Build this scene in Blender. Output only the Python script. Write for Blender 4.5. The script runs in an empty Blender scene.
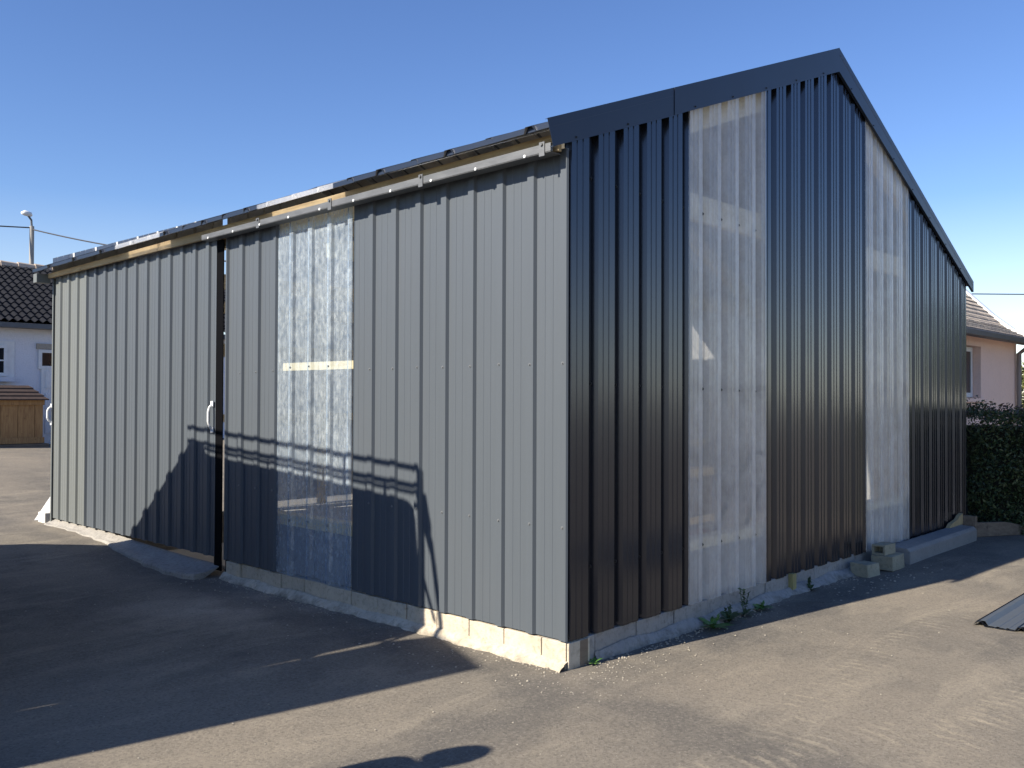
import bpy, bmesh, math, random
from mathutils import Vector, Matrix
random.seed(7)
SC = bpy.context.scene
COL = SC.collection
R = math.radians

# ------------------------------------------------------------------ materials
def newmat(name):
    m = bpy.data.materials.new(name); m.use_nodes = True
    nt = m.node_tree; b = nt.nodes['Principled BSDF']
    return m, nt, b
def N(nt, t, **kw):
    n = nt.nodes.new(t)
    for k, v in kw.items():
        if k in ('op',): n.operation = v
        elif hasattr(n, k): setattr(n, k, v)
        else: n.inputs[k].default_value = v
    return n
def pos(nt, scale=(1, 1, 1)):
    g = nt.nodes.new('ShaderNodeNewGeometry')
    mp = nt.nodes.new('ShaderNodeVectorMath'); mp.operation = 'MULTIPLY'
    mp.inputs[1].default_value = scale
    nt.links.new(g.outputs['Position'], mp.inputs[0]); return mp.outputs[0]
def noise(nt, vec, scale, detail=4, rough=.6, dist=0):
    n = nt.nodes.new('ShaderNodeTexNoise')
    n.inputs['Scale'].default_value = scale; n.inputs['Detail'].default_value = detail
    n.inputs['Roughness'].default_value = rough; n.inputs['Distortion'].default_value = dist
    nt.links.new(vec, n.inputs['Vector']); return n.outputs['Fac']
def ramp(nt, fac, stops):
    r = nt.nodes.new('ShaderNodeValToRGB'); e = r.color_ramp.elements
    while len(e) < len(stops): e.new(.5)
    for i, (p, c) in enumerate(stops):
        e[i].position = p; e[i].color = (c, c, c, 1) if not isinstance(c, tuple) else (*c, 1)
    nt.links.new(fac, r.inputs[0]); return r.outputs[0]
def mixc(nt, fac, a, b, mode='MIX'):
    m = nt.nodes.new('ShaderNodeMix'); m.data_type = 'RGBA'; m.blend_type = mode
    for s, v in ((0, fac), (6, a), (7, b)):
        if hasattr(v, 'is_linked') or hasattr(v, 'links'): nt.links.new(v, m.inputs[s])
        elif s == 0: m.inputs[0].default_value = v
        else: m.inputs[s].default_value = (*v, 1)
    return m.outputs[2]
def math_(nt, op, a, b=0.0, c=None):
    m = nt.nodes.new('ShaderNodeMath'); m.operation = op
    for i, v in enumerate((a, b) if c is None else (a, b, c)):
        if hasattr(v, 'links'): nt.links.new(v, m.inputs[i])
        else: m.inputs[i].default_value = v
    return m.outputs[0]
def bump(nt, b, h, strength=.3, dist=.01):
    n = nt.nodes.new('ShaderNodeBump'); n.inputs['Strength'].default_value = strength
    n.inputs['Distance'].default_value = dist
    nt.links.new(h, n.inputs['Height']); nt.links.new(n.outputs[0], b.inputs['Normal']); return n
def simple(name, c1, c2=None, scale=8, rough=.7, metal=0, bs=.15, bd=.01, stretch=(1, 1, 1), spec=.5):
    m, nt, b = newmat(name)
    v = pos(nt, stretch); n = noise(nt, v, scale, 6)
    if c2 is None: c2 = tuple(x * .8 for x in c1)
    nt.links.new(mixc(nt, ramp(nt, n, [(.3, 0.), (.7, 1.)]), c1, c2), b.inputs['Base Color'])
    b.inputs['Roughness'].default_value = rough; b.inputs['Metallic'].default_value = metal
    b.inputs['Specular IOR Level'].default_value = spec
    bump(nt, b, noise(nt, v, scale * 4, 5), bs, bd)
    return m
def steel(name, col, rough=.34, spec=.6, coat=.0):
    m, nt, b = newmat(name)
    v = pos(nt)
    streak = noise(nt, pos(nt, (14, 14, .5)), 1.5, 5)
    dirt = noise(nt, v, 1.2, 5)
    c = mixc(nt, ramp(nt, streak, [(.35, 0.), (.75, 1.)]), col, tuple(x * 1.06 for x in col))
    low = math_(nt, 'MULTIPLY', ramp(nt, dirt, [(.5, 0.), (.9, 1.)]), .06)
    c = mixc(nt, low, c, (.16, .14, .12))
    nt.links.new(c, b.inputs['Base Color'])
    nt.links.new(math_(nt, 'MULTIPLY_ADD', noise(nt, v, 2, 2), .08, rough - .04), b.inputs['Roughness'])
    b.inputs['Specular IOR Level'].default_value = spec
    b.inputs['Specular Tint'].default_value = (.84, .87, 1., 1); b.inputs['Coat Weight'].default_value = coat; b.inputs['Coat Roughness'].default_value = .15
    bump(nt, b, noise(nt, pos(nt, (1.5, 1.5, .5)), 1.6, 1), .12, .012)
    return m
STEEL = steel('anthracite_sunlit', (.074, .086, .098), .48, .35)  # anthracite paint, lighter copy for the sunlit long wall
STEEL_G = steel('anthracite_gable_shaded', (.008, .010, .015), .19, .72, .0)  # same anthracite paint, base colour darkened for the gable's shade
STEEL_L = steel('pale_sheet', (.125, .135, .13), .46, .5)  # paler base colour than the other wall sheets
ROOFM = steel('roof_sheet_metal', (.04, .047, .058), .35, .5)
TRIM = steel('trim_metal', (.014, .022, .04), .38, .4)
BACK = simple('sheet_back', (.66, .66, .64), (.58, .58, .56), 5, .6, 0, .05)
UNDER = simple('roof_underside', (.3, .29, .27), (.22, .21, .2), 5, .6, 0, .05)
BLACKM = simple('black_frame_paint', (.002, .0022, .003), (.003, .003, .004), 5, .8, 0, .05, spec=.06)
RAILM = simple('galvanised_rail', (.15, .155, .16), (.10, .105, .11), 6, .5, .35, .08, stretch=(1, 1, 4))
WHITEM = simple('white_plastic', (.75, .76, .76), (.65, .66, .66), 9, .35, 0, .03)
SCREW = simple('screw_dark', (.01, .01, .012), None, 9, .5)
SCREWG = simple('screw_grey', (.2, .21, .22), None, 9, .4, .3)

def clear_mat(name, alpha, lo, hi, tint, frost=14., tlf=.45):
    m, nt, b = newmat(name); out = nt.nodes['Material Output']; nt.nodes.remove(b)
    tr = N(nt, 'ShaderNodeBsdfTransparent'); tr.inputs[0].default_value = (*tint, 1)
    df = N(nt, 'ShaderNodeBsdfDiffuse'); tl = N(nt, 'ShaderNodeBsdfTranslucent')
    gl = N(nt, 'ShaderNodeBsdfGlossy'); gl.inputs['Roughness'].default_value = .22
    n1 = noise(nt, pos(nt, (1, 1, .6)), frost, 7, .75); n2 = noise(nt, pos(nt, (9, 9, .35)), 2.2, 4)
    n3 = noise(nt, pos(nt), 2.4, 4)
    col = mixc(nt, ramp(nt, n1, [(.3, 0.), (.7, 1.)]), lo, hi)
    col = mixc(nt, ramp(nt, n3, [(.4, 0.), (.75, .5)]), col, tuple(x * .6 for x in lo))
    nt.links.new(col, df.inputs[0]); nt.links.new(col, tl.inputs[0])
    mx = N(nt, 'ShaderNodeMixShader'); mx.inputs[0].default_value = tlf
    nt.links.new(df.outputs[0], mx.inputs[1]); nt.links.new(tl.outputs[0], mx.inputs[2])
    f = math_(nt, 'ADD', math_(nt, 'MULTIPLY', n1, .35), math_(nt, 'MULTIPLY', n2, .25))
    f = math_(nt, 'ADD', f, alpha - .3)
    m1 = N(nt, 'ShaderNodeMixShader'); nt.links.new(f, m1.inputs[0])
    nt.links.new(tr.outputs[0], m1.inputs[1]); nt.links.new(mx.outputs[0], m1.inputs[2])
    ge = nt.nodes.new('ShaderNodeNewGeometry'); dt = nt.nodes.new('ShaderNodeVectorMath'); dt.operation = 'DOT_PRODUCT'
    nt.links.new(ge.outputs['Incoming'], dt.inputs[0]); nt.links.new(ge.outputs['Normal'], dt.inputs[1])
    ct = math_(nt, 'SUBTRACT', 1., math_(nt, 'ABSOLUTE', dt.outputs['Value']))
    frv = math_(nt, 'MULTIPLY_ADD', math_(nt, 'POWER', ct, 5.), .9, .06)
    bp = N(nt, 'ShaderNodeBump'); bp.inputs['Strength'].default_value = .3; bp.inputs['Distance'].default_value = .004
    nt.links.new(n1, bp.inputs['Height']); nt.links.new(bp.outputs[0], gl.inputs['Normal'])
    m2 = N(nt, 'ShaderNodeMixShader'); nt.links.new(frv, m2.inputs[0])
    nt.links.new(m1.outputs[0], m2.inputs[1]); nt.links.new(gl.outputs[0], m2.inputs[2])
    nt.links.new(m2.outputs[0], out.inputs[0]); return m
CLEAR_L = clear_mat('frosted_clear_sheet', .33, (.30, .40, .54), (.88, .97, 1.), (.86, .93, 1.), 26, .15)
CLEAR_G = clear_mat('gable_clear_sheet', .44, (.93, .92, .88), (1., 1., .98), (.93, .94, .95), 9, .3)
CLEAR_R = clear_mat('roof_clear_sheet', .48, (.85, .87, .88), (.95, .96, .97), (.97, .97, .97), 8, .8)

def wood(name, a, b_, sc=(1, 12, 1)):
    m, nt, b = newmat(name)
    n = noise(nt, pos(nt, sc), 3.5, 7, .65, .6); k = noise(nt, pos(nt), 5, 3)
    c = mixc(nt, ramp(nt, n, [(.32, 0.), (.68, 1.)]), a, b_)
    c = mixc(nt, ramp(nt, k, [(.66, 0.), (.72, .8)]), c, tuple(x * .35 for x in b_))
    nt.links.new(c, b.inputs['Base Color']); b.inputs['Roughness'].default_value = .75
    bump(nt, b, n, .3, .004); return m
WOOD = wood('pine', (.78, .64, .38), (.62, .47, .24), (8, 1, 8))
WOODB = wood('fascia_timber', (.5, .39, .22), (.3, .21, .11), (8, .8, 10))
WOODX = wood('pine_cross', (.78, .68, .48), (.64, .52, .32), (1, 8, 10))
WOODV = wood('stained_boards', (.42, .25, .1), (.25, .13, .05), (9, 9, 1))
WOODY = wood('mossy_timber', (.34, .3, .12), (.22, .19, .08), (8, 8, 1))
WOODG = wood('weathered_plank', (.22, .17, .12), (.12, .09, .065), (1.5, 8, 8))
SHING = simple('brown_shingle', (.07, .045, .035), (.04, .028, .024), 14, .85)

def masonry(name, a, b_, dark, s1=3., dirty=False):
    m, nt, b = newmat(name)
    v = pos(nt)
    n = noise(nt, v, s1, 8, .7); n2 = noise(nt, v, 30, 6, .7)
    c = mixc(nt, ramp(nt, n, [(.3, 0.), (.7, 1.)]), a, b_)
    c = mixc(nt, ramp(nt, n2, [(.5, 0.), (.72, .7)]), c, dark)
    if dirty:
        sz = nt.nodes.new('ShaderNodeSeparateXYZ'); nt.links.new(v, sz.inputs[0])
        up = math_(nt, 'ADD', math_(nt, 'MULTIPLY', sz.outputs[2], 5.), math_(nt, 'MULTIPLY', noise(nt, v, 7, 6, .7), 1.6))
        c = mixc(nt, ramp(nt, up, [(.55, .75), (1.25 / 1.3, 0.)]), c, (.10, .09, .065))
    nt.links.new(c, b.inputs['Base Color']); b.inputs['Roughness'].default_value = .92
    h = math_(nt, 'ADD', n2, math_(nt, 'MULTIPLY', noise(nt, v, 120, 3), .4))
    bump(nt, b, h, .6, .012); return m
BLOCK = masonry('concrete_block', (.34, .33, .31), (.25, .245, .23), (.12, .11, .1), 3., True)
FOOT = masonry('pale_mortar', (.6, .53, .41), (.44, .38, .29), (.24, .2, .15), 6, True)
CONC = masonry('kerb_concrete', (.27, .265, .25), (.21, .205, .195), (.15, .15, .15), 2.5)
RENDER = masonry('white_render', (.72, .73, .78), (.66, .67, .73), (.55, .56, .6), 1.)
PINK = masonry('pink_render', (.88, .66, .56), (.82, .6, .51), (.72, .54, .46), 1.)
PIERM = masonry('pier_render', (.42, .38, .32), (.32, .29, .25), (.22, .2, .17), 2.)

def asphalt():
    m, nt, b = newmat('dusty_asphalt')
    v = pos(nt); L = nt.links
    fine = noise(nt, v, 55, 8, .85); mid = noise(nt, v, 3.2, 8, .7, .5); big = noise(nt, v, .42, 5, .55, .4)
    c = mixc(nt, ramp(nt, mid, [(.36, 0.), (.64, 1.)]), (.122, .112, .097), (.19, .17, .138))
    c = mixc(nt, ramp(nt, big, [(.42, 0.), (.62, .8)]), c, (.24, .208, .162))
    c = mixc(nt, ramp(nt, noise(nt, pos(nt, (.5, 2.2, 1)), 1.1, 7, .7, 1.), [(.5, 0.), (.68, .65)]), c, (.30, .262, .2))
    dv = nt.nodes.new('ShaderNodeVectorMath'); dv.operation = 'DISTANCE'; dv.inputs[1].default_value = (-.55, 2.9, 0)
    L.new(pos(nt, (1, 1, 0)), dv.inputs[0])
    du = math_(nt, 'ADD', dv.outputs['Value'], math_(nt, 'MULTIPLY_ADD', noise(nt, v, 2.5, 6), 1.2, -.6))
    c = mixc(nt, ramp(nt, du, [(.15, .8), (.9, 0.)]), c, (.36, .32, .26))
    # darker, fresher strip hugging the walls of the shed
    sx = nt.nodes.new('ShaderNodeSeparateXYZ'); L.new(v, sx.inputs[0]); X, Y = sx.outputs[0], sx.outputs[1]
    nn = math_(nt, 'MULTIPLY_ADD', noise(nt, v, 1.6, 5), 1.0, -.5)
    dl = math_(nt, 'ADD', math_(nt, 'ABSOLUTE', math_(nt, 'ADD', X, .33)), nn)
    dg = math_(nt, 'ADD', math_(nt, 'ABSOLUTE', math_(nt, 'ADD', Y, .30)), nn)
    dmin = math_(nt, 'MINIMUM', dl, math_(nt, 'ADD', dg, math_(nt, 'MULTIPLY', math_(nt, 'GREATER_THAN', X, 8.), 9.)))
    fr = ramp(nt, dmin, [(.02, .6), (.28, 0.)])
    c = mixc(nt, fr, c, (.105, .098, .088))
    # sandy tyre tread marks on two tracks
    def track(ox, oy, ang, ln, wd, per):
        ca, sa = math.cos(ang), math.sin(ang)
        dx, dy = math_(nt, 'SUBTRACT', X, ox), math_(nt, 'SUBTRACT', Y, oy)
        a = math_(nt, 'ADD', math_(nt, 'MULTIPLY', dx, ca), math_(nt, 'MULTIPLY', dy, sa))
        q = math_(nt, 'SUBTRACT', math_(nt, 'MULTIPLY', dy, ca), math_(nt, 'MULTIPLY', dx, sa))
        q = math_(nt, 'ADD', q, math_(nt, 'MULTIPLY', math_(nt, 'MULTIPLY', a, a), .035))
        st = math_(nt, 'SINE', math_(nt, 'ADD', math_(nt, 'MULTIPLY', a, 6.283 / per), math_(nt, 'MULTIPLY', math_(nt, 'ABSOLUTE', q), 14.)))
        st = ramp(nt, math_(nt, 'ADD', math_(nt, 'MULTIPLY', st, .3), noise(nt, v, 14, 6)), [(.52, 0.), (.72, 1.)])
        w = ramp(nt, math_(nt, 'ABSOLUTE', q), [(wd * .7, 1.), (wd, 0.)])
        l = ramp(nt, math_(nt, 'ABSOLUTE', math_(nt, 'DIVIDE', a, ln)), [(.5, 1.), (1., 0.)])
        p = ramp(nt, noise(nt, v, 4.5, 6, .7), [(.45, 0.), (.6, 1.)])
        return math_(nt, 'MULTIPLY', math_(nt, 'MULTIPLY', st, w), math_(nt, 'MULTIPLY', l, p))
    for t in ((1.9, -2.05, -.12, 2.6, .16, .085), (1.5, -1.15, .05, 2.2, .15, .085), (-.2, -1.5, -.35, 2., .15, .085)):
        c = mixc(nt, math_(nt, 'MULTIPLY', track(*t), .48), c, (.37, .32, .235))
    ag = nt.nodes.new('ShaderNodeTexVoronoi'); ag.inputs['Scale'].default_value = 85; L.new(v, ag.inputs['Vector'])
    agc = nt.nodes.new('ShaderNodeSeparateColor'); L.new(ag.outputs['Color'], agc.inputs[0])
    c = mixc(nt, ramp(nt, agc.outputs[1], [(.0, .3), (.3, 0.)]), c, (.06, .056, .05))
    c = mixc(nt, ramp(nt, agc.outputs[1], [(.75, 0.), (1., .3)]), c, (.30, .27, .22))
    cr = nt.nodes.new('ShaderNodeTexVoronoi'); cr.feature = 'DISTANCE_TO_EDGE'; cr.inputs['Scale'].default_value = .55
    wv = nt.nodes.new('ShaderNodeVectorMath'); wv.operation = 'ADD'
    nz = nt.nodes.new('ShaderNodeTexNoise'); nz.inputs['Scale'].default_value = 2.2; nz.inputs['Detail'].default_value = 7; L.new(v, nz.inputs['Vector'])
    sc_ = nt.nodes.new('ShaderNodeVectorMath'); sc_.operation = 'SCALE'; sc_.inputs['Scale'].default_value = .9; L.new(nz.outputs['Color'], sc_.inputs[0])
    L.new(v, wv.inputs[0]); L.new(sc_.outputs[0], wv.inputs[1]); L.new(wv.outputs[0], cr.inputs['Vector'])
    ck = math_(nt, 'MULTIPLY', ramp(nt, cr.outputs['Distance'], [(.0015, 1.), (.006, 0.)]), ramp(nt, noise(nt, v, .6, 3), [(.66, 0.), (.72, .5)]))
    c = mixc(nt, ck, c, (.05, .046, .04))
    # pale chippings and dark pits
    vo = nt.nodes.new('ShaderNodeTexVoronoi'); vo.inputs['Scale'].default_value = 62; L.new(v, vo.inputs['Vector'])
    sp = ramp(nt, vo.outputs['Distance'], [(.12, 1.), (.22, 0.)])
    sel = nt.nodes.new('ShaderNodeSeparateColor'); L.new(vo.outputs['Color'], sel.inputs[0])
    sp = math_(nt, 'MULTIPLY', sp, math_(nt, 'GREATER_THAN', sel.outputs[0], .8))
    c = mixc(nt, math_(nt, 'MULTIPLY', sp, .6), c, (.36, .33, .28))
    c = mixc(nt, ramp(nt, fine, [(.34, .6), (.48, 0.)]), c, (.035, .034, .033))
    c = mixc(nt, ramp(nt, fine, [(.55, 0.), (.72, .6)]), c, (.26, .24, .2))
    L.new(c, b.inputs['Base Color']); b.inputs['Roughness'].default_value = .93
    b.inputs['Specular IOR Level'].default_value = .25
    h = math_(nt, 'ADD', math_(nt, 'MULTIPLY', fine, 1.), math_(nt, 'MULTIPLY', mid, 1.6))
    bump(nt, b, h, .55, .012)
    return m
ASPH = asphalt()

# ------------------------------------------------------------------ object helpers
def tag(o, label=None, cat=None, group=None, kind=None):
    if label: o['label'] = label
    if cat: o['category'] = cat
    if group: o['group'] = group
    if kind: o['kind'] = kind
    return o
def empty(name, loc, label, cat, group=None):
    o = bpy.data.objects.new(name, None); COL.objects.link(o); o.location = loc
    o.empty_display_size = .2
    bpy.context.view_layer.update()
    return tag(o, label, cat, group)
class MB:
    def __init__(s): s.v = []; s.f = []; s.m = []
    def add(s, vs, fs, mi=0):
        k = len(s.v); s.v += [tuple(p) for p in vs]
        s.f += [tuple(i + k for i in f) for f in fs]; s.m += [mi] * len(fs); return s
    def box(s, x0, x1, y0, y1, z0, z1, mi=0, M=None, jit=0):
        vs = [Vector((x, y, z)) for x in (x0, x1) for y in (y0, y1) for z in (z0, z1)]
        if jit: vs = [p + Vector([random.uniform(-jit, jit) for _ in range(3)]) for p in vs]
        if M is not None: vs = [M @ p for p in vs]
        return s.add(vs, [(0, 1, 3, 2), (4, 6, 7, 5), (0, 4, 5, 1), (2, 3, 7, 6), (0, 2, 6, 4), (1, 5, 7, 3)], mi)
    def prism(s, poly, d0, d1, f, mi=0):
        """poly of 2D points extruded between d0 and d1; f(a,b,d)->xyz"""
        n = len(poly); vs = [f(a, b, d0) for a, b in poly] + [f(a, b, d1) for a, b in poly]
        return s.add(vs, [tuple(range(n - 1, -1, -1)), tuple(range(n, 2 * n))] + [(i, (i + 1) % n, n + (i + 1) % n, n + i) for i in range(n)], mi)
    def tube(s, pts, r, seg=8, mi=0, caps=True):
        pts = [Vector(p) for p in pts]; rs = r if isinstance(r, (list, tuple)) else [r] * len(pts)
        vs = []; n = len(pts); up = None
        for i, p in enumerate(pts):
            d = (pts[min(i + 1, n - 1)] - pts[max(i - 1, 0)]).normalized()
            if up is None: up = Vector((0, 0, 1)) if abs(d.z) < .9 else Vector((1, 0, 0))
            a = d.cross(up).normalized(); b = a.cross(d).normalized(); up = b
            for k in range(seg):
                t = 2 * math.pi * k / seg; vs.append(p + (a * math.cos(t) + b * math.sin(t)) * rs[i])
        fs = [(i * seg + k, i * seg + (k + 1) % seg, (i + 1) * seg + (k + 1) % seg, (i + 1) * seg + k) for i in range(n - 1) for k in range(seg)]
        if caps: fs += [tuple(range(seg - 1, -1, -1)), tuple(range((n - 1) * seg, n * seg))]
        return s.add(vs, fs, mi)
    def build(s, name, mats, parent=None, bevel=0, smooth=False):
        me = bpy.data.meshes.new(name); me.from_pydata(s.v, [], s.f)
        for m in (mats if isinstance(mats, list) else [mats]): me.materials.append(m)
        me.polygons.foreach_set('material_index', s.m)
        if smooth: me.polygons.foreach_set('use_smooth', [True] * len(s.f))
        bm = bmesh.new(); bm.from_mesh(me); bmesh.ops.recalc_face_normals(bm, faces=bm.faces[:]); bm.to_mesh(me); bm.free()
        o = bpy.data.objects.new(name, me); COL.objects.link(o)
        if parent is not None:
            o.parent = parent
            par = parent; M = Matrix.Identity(4)
            while par is not None: M = par.matrix_basis @ M if False else par.matrix_local @ M; par = par.parent
            o.matrix_parent_inverse = M.inverted()
        if bevel:
            b = o.modifiers.new('bevel', 'BEVEL'); b.width = bevel; b.segments = 2; b.limit_method = 'ANGLE'; b.angle_limit = .6
        return o

def ss(a, b, x):
    t = max(0., min(1., (x - a) / (b - a))); return t * t * (3 - 2 * t)
def gz(x, y):
    """height of the yard: it rises towards the white house at the back"""
    z = .09 * ss(4.2, 6.8, y) * ss(4., 0., abs(x)) + .46 * ss(8.2, 15., y)
    return z
# ------------------------------------------------------------------ ground
def axis(lo, hi, dense0, dense1, step):
    a = [dense0 + i * step for i in range(int((dense1 - dense0) / step) + 1)]
    s, x = step, a[-1]
    while x < hi: s *= 1.35; x += s; a.append(x)
    s, x = step, a[0]
    while x > lo: s *= 1.35; x -= s; a.insert(0, x)
    return a
xs = axis(-500, 500, -6, 10, .25); ys = axis(-500, 500, -5, 18, .25)
g = MB(); nx = len(xs)
g.add([(x, y, gz(x, y) + (.006 * math.sin(x * 1.7 + y) * math.sin(y * 1.3 - x * .6))) for y in ys for x in xs],
      [(j * nx + i, j * nx + i + 1, (j + 1) * nx + i + 1, (j + 1) * nx + i) for j in range(len(ys) - 1) for i in range(nx - 1)])
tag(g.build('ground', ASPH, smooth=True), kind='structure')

# ------------------------------------------------------------------ corrugated sheets
NAR, SID, DEP = .05, .011, .021
def profile(t0, t1, phase, pitch=.25, nar=NAR, sid=SID, dep=DEP, micro=.0022):
    pts = []; k0 = int(math.floor((t0 - phase) / pitch)) - 1; k1 = int(math.ceil((t1 - phase) / pitch)) + 1
    for k in range(k0, k1 + 1):
        c = phase + k * pitch
        pts += [(c - nar / 2 - sid, 0), (c - nar / 2, dep), (c + nar / 2, dep), (c + nar / 2 + sid, 0)]
        if micro:
            w0 = c + nar / 2 + sid; w1 = c + pitch - nar / 2 - sid
            for q in (.33, .67):
                m = w0 + (w1 - w0) * q
                pts += [(m - .005 - micro * 1.2, 0), (m - .005, -micro if micro > .004 else micro), (m + .005, -micro if micro > .004 else micro), (m + .005 + micro * 1.2, 0)]
    out = []
    for (a, b) in zip(pts, pts[1:]):
        if b[0] < t0 or a[0] > t1: continue
        for p in (a, b):
            q = p
            if p[0] < t0 or p[0] > t1:
                tt = t0 if p[0] < t0 else t1; f = (tt - a[0]) / (b[0] - a[0]) if b[0] > a[0] else 0
                q = (tt, a[1] + (b[1] - a[1]) * f)
            if not out or abs(out[-1][0] - q[0]) > 1e-6 or abs(out[-1][1] - q[1]) > 1e-6: out.append(q)
    return out
def sheet(prof, f, lo, hi, th=.0015, rows=1):
    """prof: (t,d); f(t,d,h)->xyz; th: signed thickness towards the back, back faces take material 1"""
    mb = MB(); n = len(prof); vs = []
    for back in ((0, 1) if th else (0,)):
        for r in range(rows + 1):
            for t, d in prof:
                a, b = lo(t), hi(t); vs.append(f(t, d - back * th, a + (b - a) * r / rows))
    S = (rows + 1) * n; fs = []; ms = []
    if not th:
        fs = [(r * n + i, r * n + i + 1, r * n + n + i + 1, r * n + n + i) for r in range(rows) for i in range(n - 1)]
        k = len(mb.v); mb.v += vs; mb.f += fs; mb.m += [0] * len(fs); return mb
    for r in range(rows):
        for i in range(n - 1):
            a = r * n + i; fs.append((a, a + 1, a + n + 1, a + n)); ms.append(0)
            fs.append((S + a, S + a + n, S + a + n + 1, S + a + 1)); ms.append(1)
    for i in range(n - 1):
        fs.append((i, S + i, S + i + 1, i + 1)); ms.append(0)
        e = rows * n + i; fs.append((e, e + 1, S + e + 1, S + e)); ms.append(0)
    for r in range(rows):
        a = r * n; fs.append((a, a + n, S + a + n, S + a)); ms.append(0)
        a = r * n + n - 1; fs.append((a, S + a, S + a + n, a + n)); ms.append(0)
    k = len(mb.v); mb.v += vs; mb.f += fs; mb.m += ms
    return mb
def screw_at(mb, p, nrm, mi, r=.009):
    p = Vector(p); n = Vector(nrm).normalized()
    mb.tube([p - n * .001, p + n * .002], [r * 1.5, r * 1.5], 8, mi); mb.tube([p + n * .002, p + n * .008], [r * .75, r * .7], 6, mi)
fL = lambda t, d, h: (-d, t, h)
fG = lambda t, d, h: (t, d, h)
def rake(x):   # top of the roof line over the gable
    return 3.07 + (x + .23) * .3864 if x <= 3.6 else 4.55 - (x - 3.6) * .444
def roofz(x): return rake(x) - .055

shed = empty('storage_shed', (0, 0, 0), 'large anthracite corrugated metal shed with clear panels and a pitched roof', 'shed')
# --- long side: sheets (wide plane X=0, ribs towards -X)
PH_A = .256 + NAR / 2
def left_sheet(t0, t1, phase, pitch, mats, name, parent, off=0., rows=(1.735, .80), top=2.955, bot=.16, sm=2):
    pr = profile(t0, t1, phase, pitch)
    mb = sheet(pr, lambda t, d, h: (-d - off, t, h), lambda t: bot, lambda t: top - .004 * t, th=0 if mats[0] is CLEAR_L else .0015)
    k = 0
    for z in rows:
        c = phase + math.ceil((t0 - phase) / pitch) * pitch
        while c < t1 - .03:
            if c > t0 + .03: screw_at(mb, (-DEP - off, c, z + random.uniform(-.006, .006)), (-1, 0, 0), sm, .006)
            c += pitch
    return mb.build(name, mats, parent)
left_sheet(.0, 1.0, PH_A, .25, [STEEL, BACK, SCREWG], 'wall_sheet', shed)
left_sheet(1.0, 1.995, PH_A, .25, [STEEL, BACK, SCREWG], 'wall_sheet', shed, off=.0)
c = left_sheet(1.985, 2.965, PH_A, .2475, [CLEAR_L, CLEAR_L, SCREWG], 'clear_wall_sheet', shed, off=.003, rows=(1.76, .59))
tag(c, 'frosted clear corrugated sheet lit white by the sun')
left_sheet(2.955, 3.735, .256 + .025, .2475, [STEEL, BACK, SCREWG], 'wall_sheet', shed)
MB().box(.008, .016, 3.700, 3.758, .02, 2.88).build('door_post', BLACKM, shed)
# --- sliding leaf
door = MB().box(.002, .010, 3.815, 3.935, .05, 2.88).box(.036, .07, 4.0, 7.5, .2, .28).box(.036, .07, 4.0, 7.5, 1.4, 1.48).box(.036, .07, 4.0, 7.5, 2.7, 2.78).build('sliding_door', BLACKM, shed)
o = left_sheet(3.925, 6.60, 4.014 + .012 + NAR / 2, .2333, [STEEL, BACK, SCREWG], 'wall_sheet', door, rows=())
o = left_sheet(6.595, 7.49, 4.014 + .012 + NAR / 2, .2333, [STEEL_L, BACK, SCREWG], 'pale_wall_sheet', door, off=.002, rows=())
tag(o, 'paler corrugated sheet at the far end of the wall')
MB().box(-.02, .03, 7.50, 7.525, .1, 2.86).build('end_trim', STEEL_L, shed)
MB().box(-.006, .01, 7.491, 7.499, .14, 2.86).build('end_gap', BLACKM, shed)
def handle(y, x0, z0, z1, out, parent):
    mb = MB(); pts = [(x0, y, z0), (x0 - out * .75, y, z0 + .03), (x0 - out, y, (z0 + z1) / 2 - .04), (x0 - out, y, (z0 + z1) / 2 + .04), (x0 - out * .75, y, z1 - .03), (x0, y, z1)]
    mb.tube(pts, .011, 8); mb.box(x0 - .008, x0, y - .02, y + .02, z0 - .025, z0 + .02); mb.box(x0 - .008, x0, y - .02, y + .02, z1 - .02, z1 + .025)
    return mb.build('door_handle', WHITEM, parent, smooth=False)
handle(3.955, -.012, 1.25, 1.47, .04, door); handle(7.515, -.02, 1.23, 1.42, .045, door)

# --- gable (wide plane Y=0, narrow valleys recessed to +Y)
PH_G = .224
def gable_sheet(t0, t1, mats, name, off=0., rows=(1.64,), sm=2):
    pr = profile(t0, t1, PH_G, sid=.020, dep=.040, micro=.0042); br = []
    if t0 < 3.6 < t1:
        for i in range(len(pr) - 1):
            if pr[i][0] < 3.6 < pr[i + 1][0]:
                f = (3.6 - pr[i][0]) / (pr[i + 1][0] - pr[i][0]); pr.insert(i + 1, (3.6, pr[i][1] + f * (pr[i + 1][1] - pr[i][1]))); break
    mb = sheet(pr, lambda t, d, h: (t, d - off, h), lambda t: .16 - .004 * t + random.uniform(-.003, .003), lambda t: rake(t) - .09, th=0 if mats[0] is CLEAR_G else -.0015)
    for z in rows:
        for k in range(-1, 30):
            x = PH_G + .25 * k
            if t0 + .03 < x < t1 - .02 and rake(x) - .3 > z: screw_at(mb, (x + .012, .034 - off, z - .004 * k), (0, -1, 0), sm, .0075)
    return mb.build(name, mats, shed)
rowsG = (.55, 1.62, 2.83)
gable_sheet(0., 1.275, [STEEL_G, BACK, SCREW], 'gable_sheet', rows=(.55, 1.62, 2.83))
tag(gable_sheet(1.265, 2.345, [CLEAR_G, CLEAR_G, SCREW], 'clear_gable_sheet', .0025, rowsG), 'wider clear corrugated strip left of the ridge')
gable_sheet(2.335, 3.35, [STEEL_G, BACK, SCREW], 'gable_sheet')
gable_sheet(3.35, 4.275, [STEEL_G, BACK, SCREW], 'gable_sheet')
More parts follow.
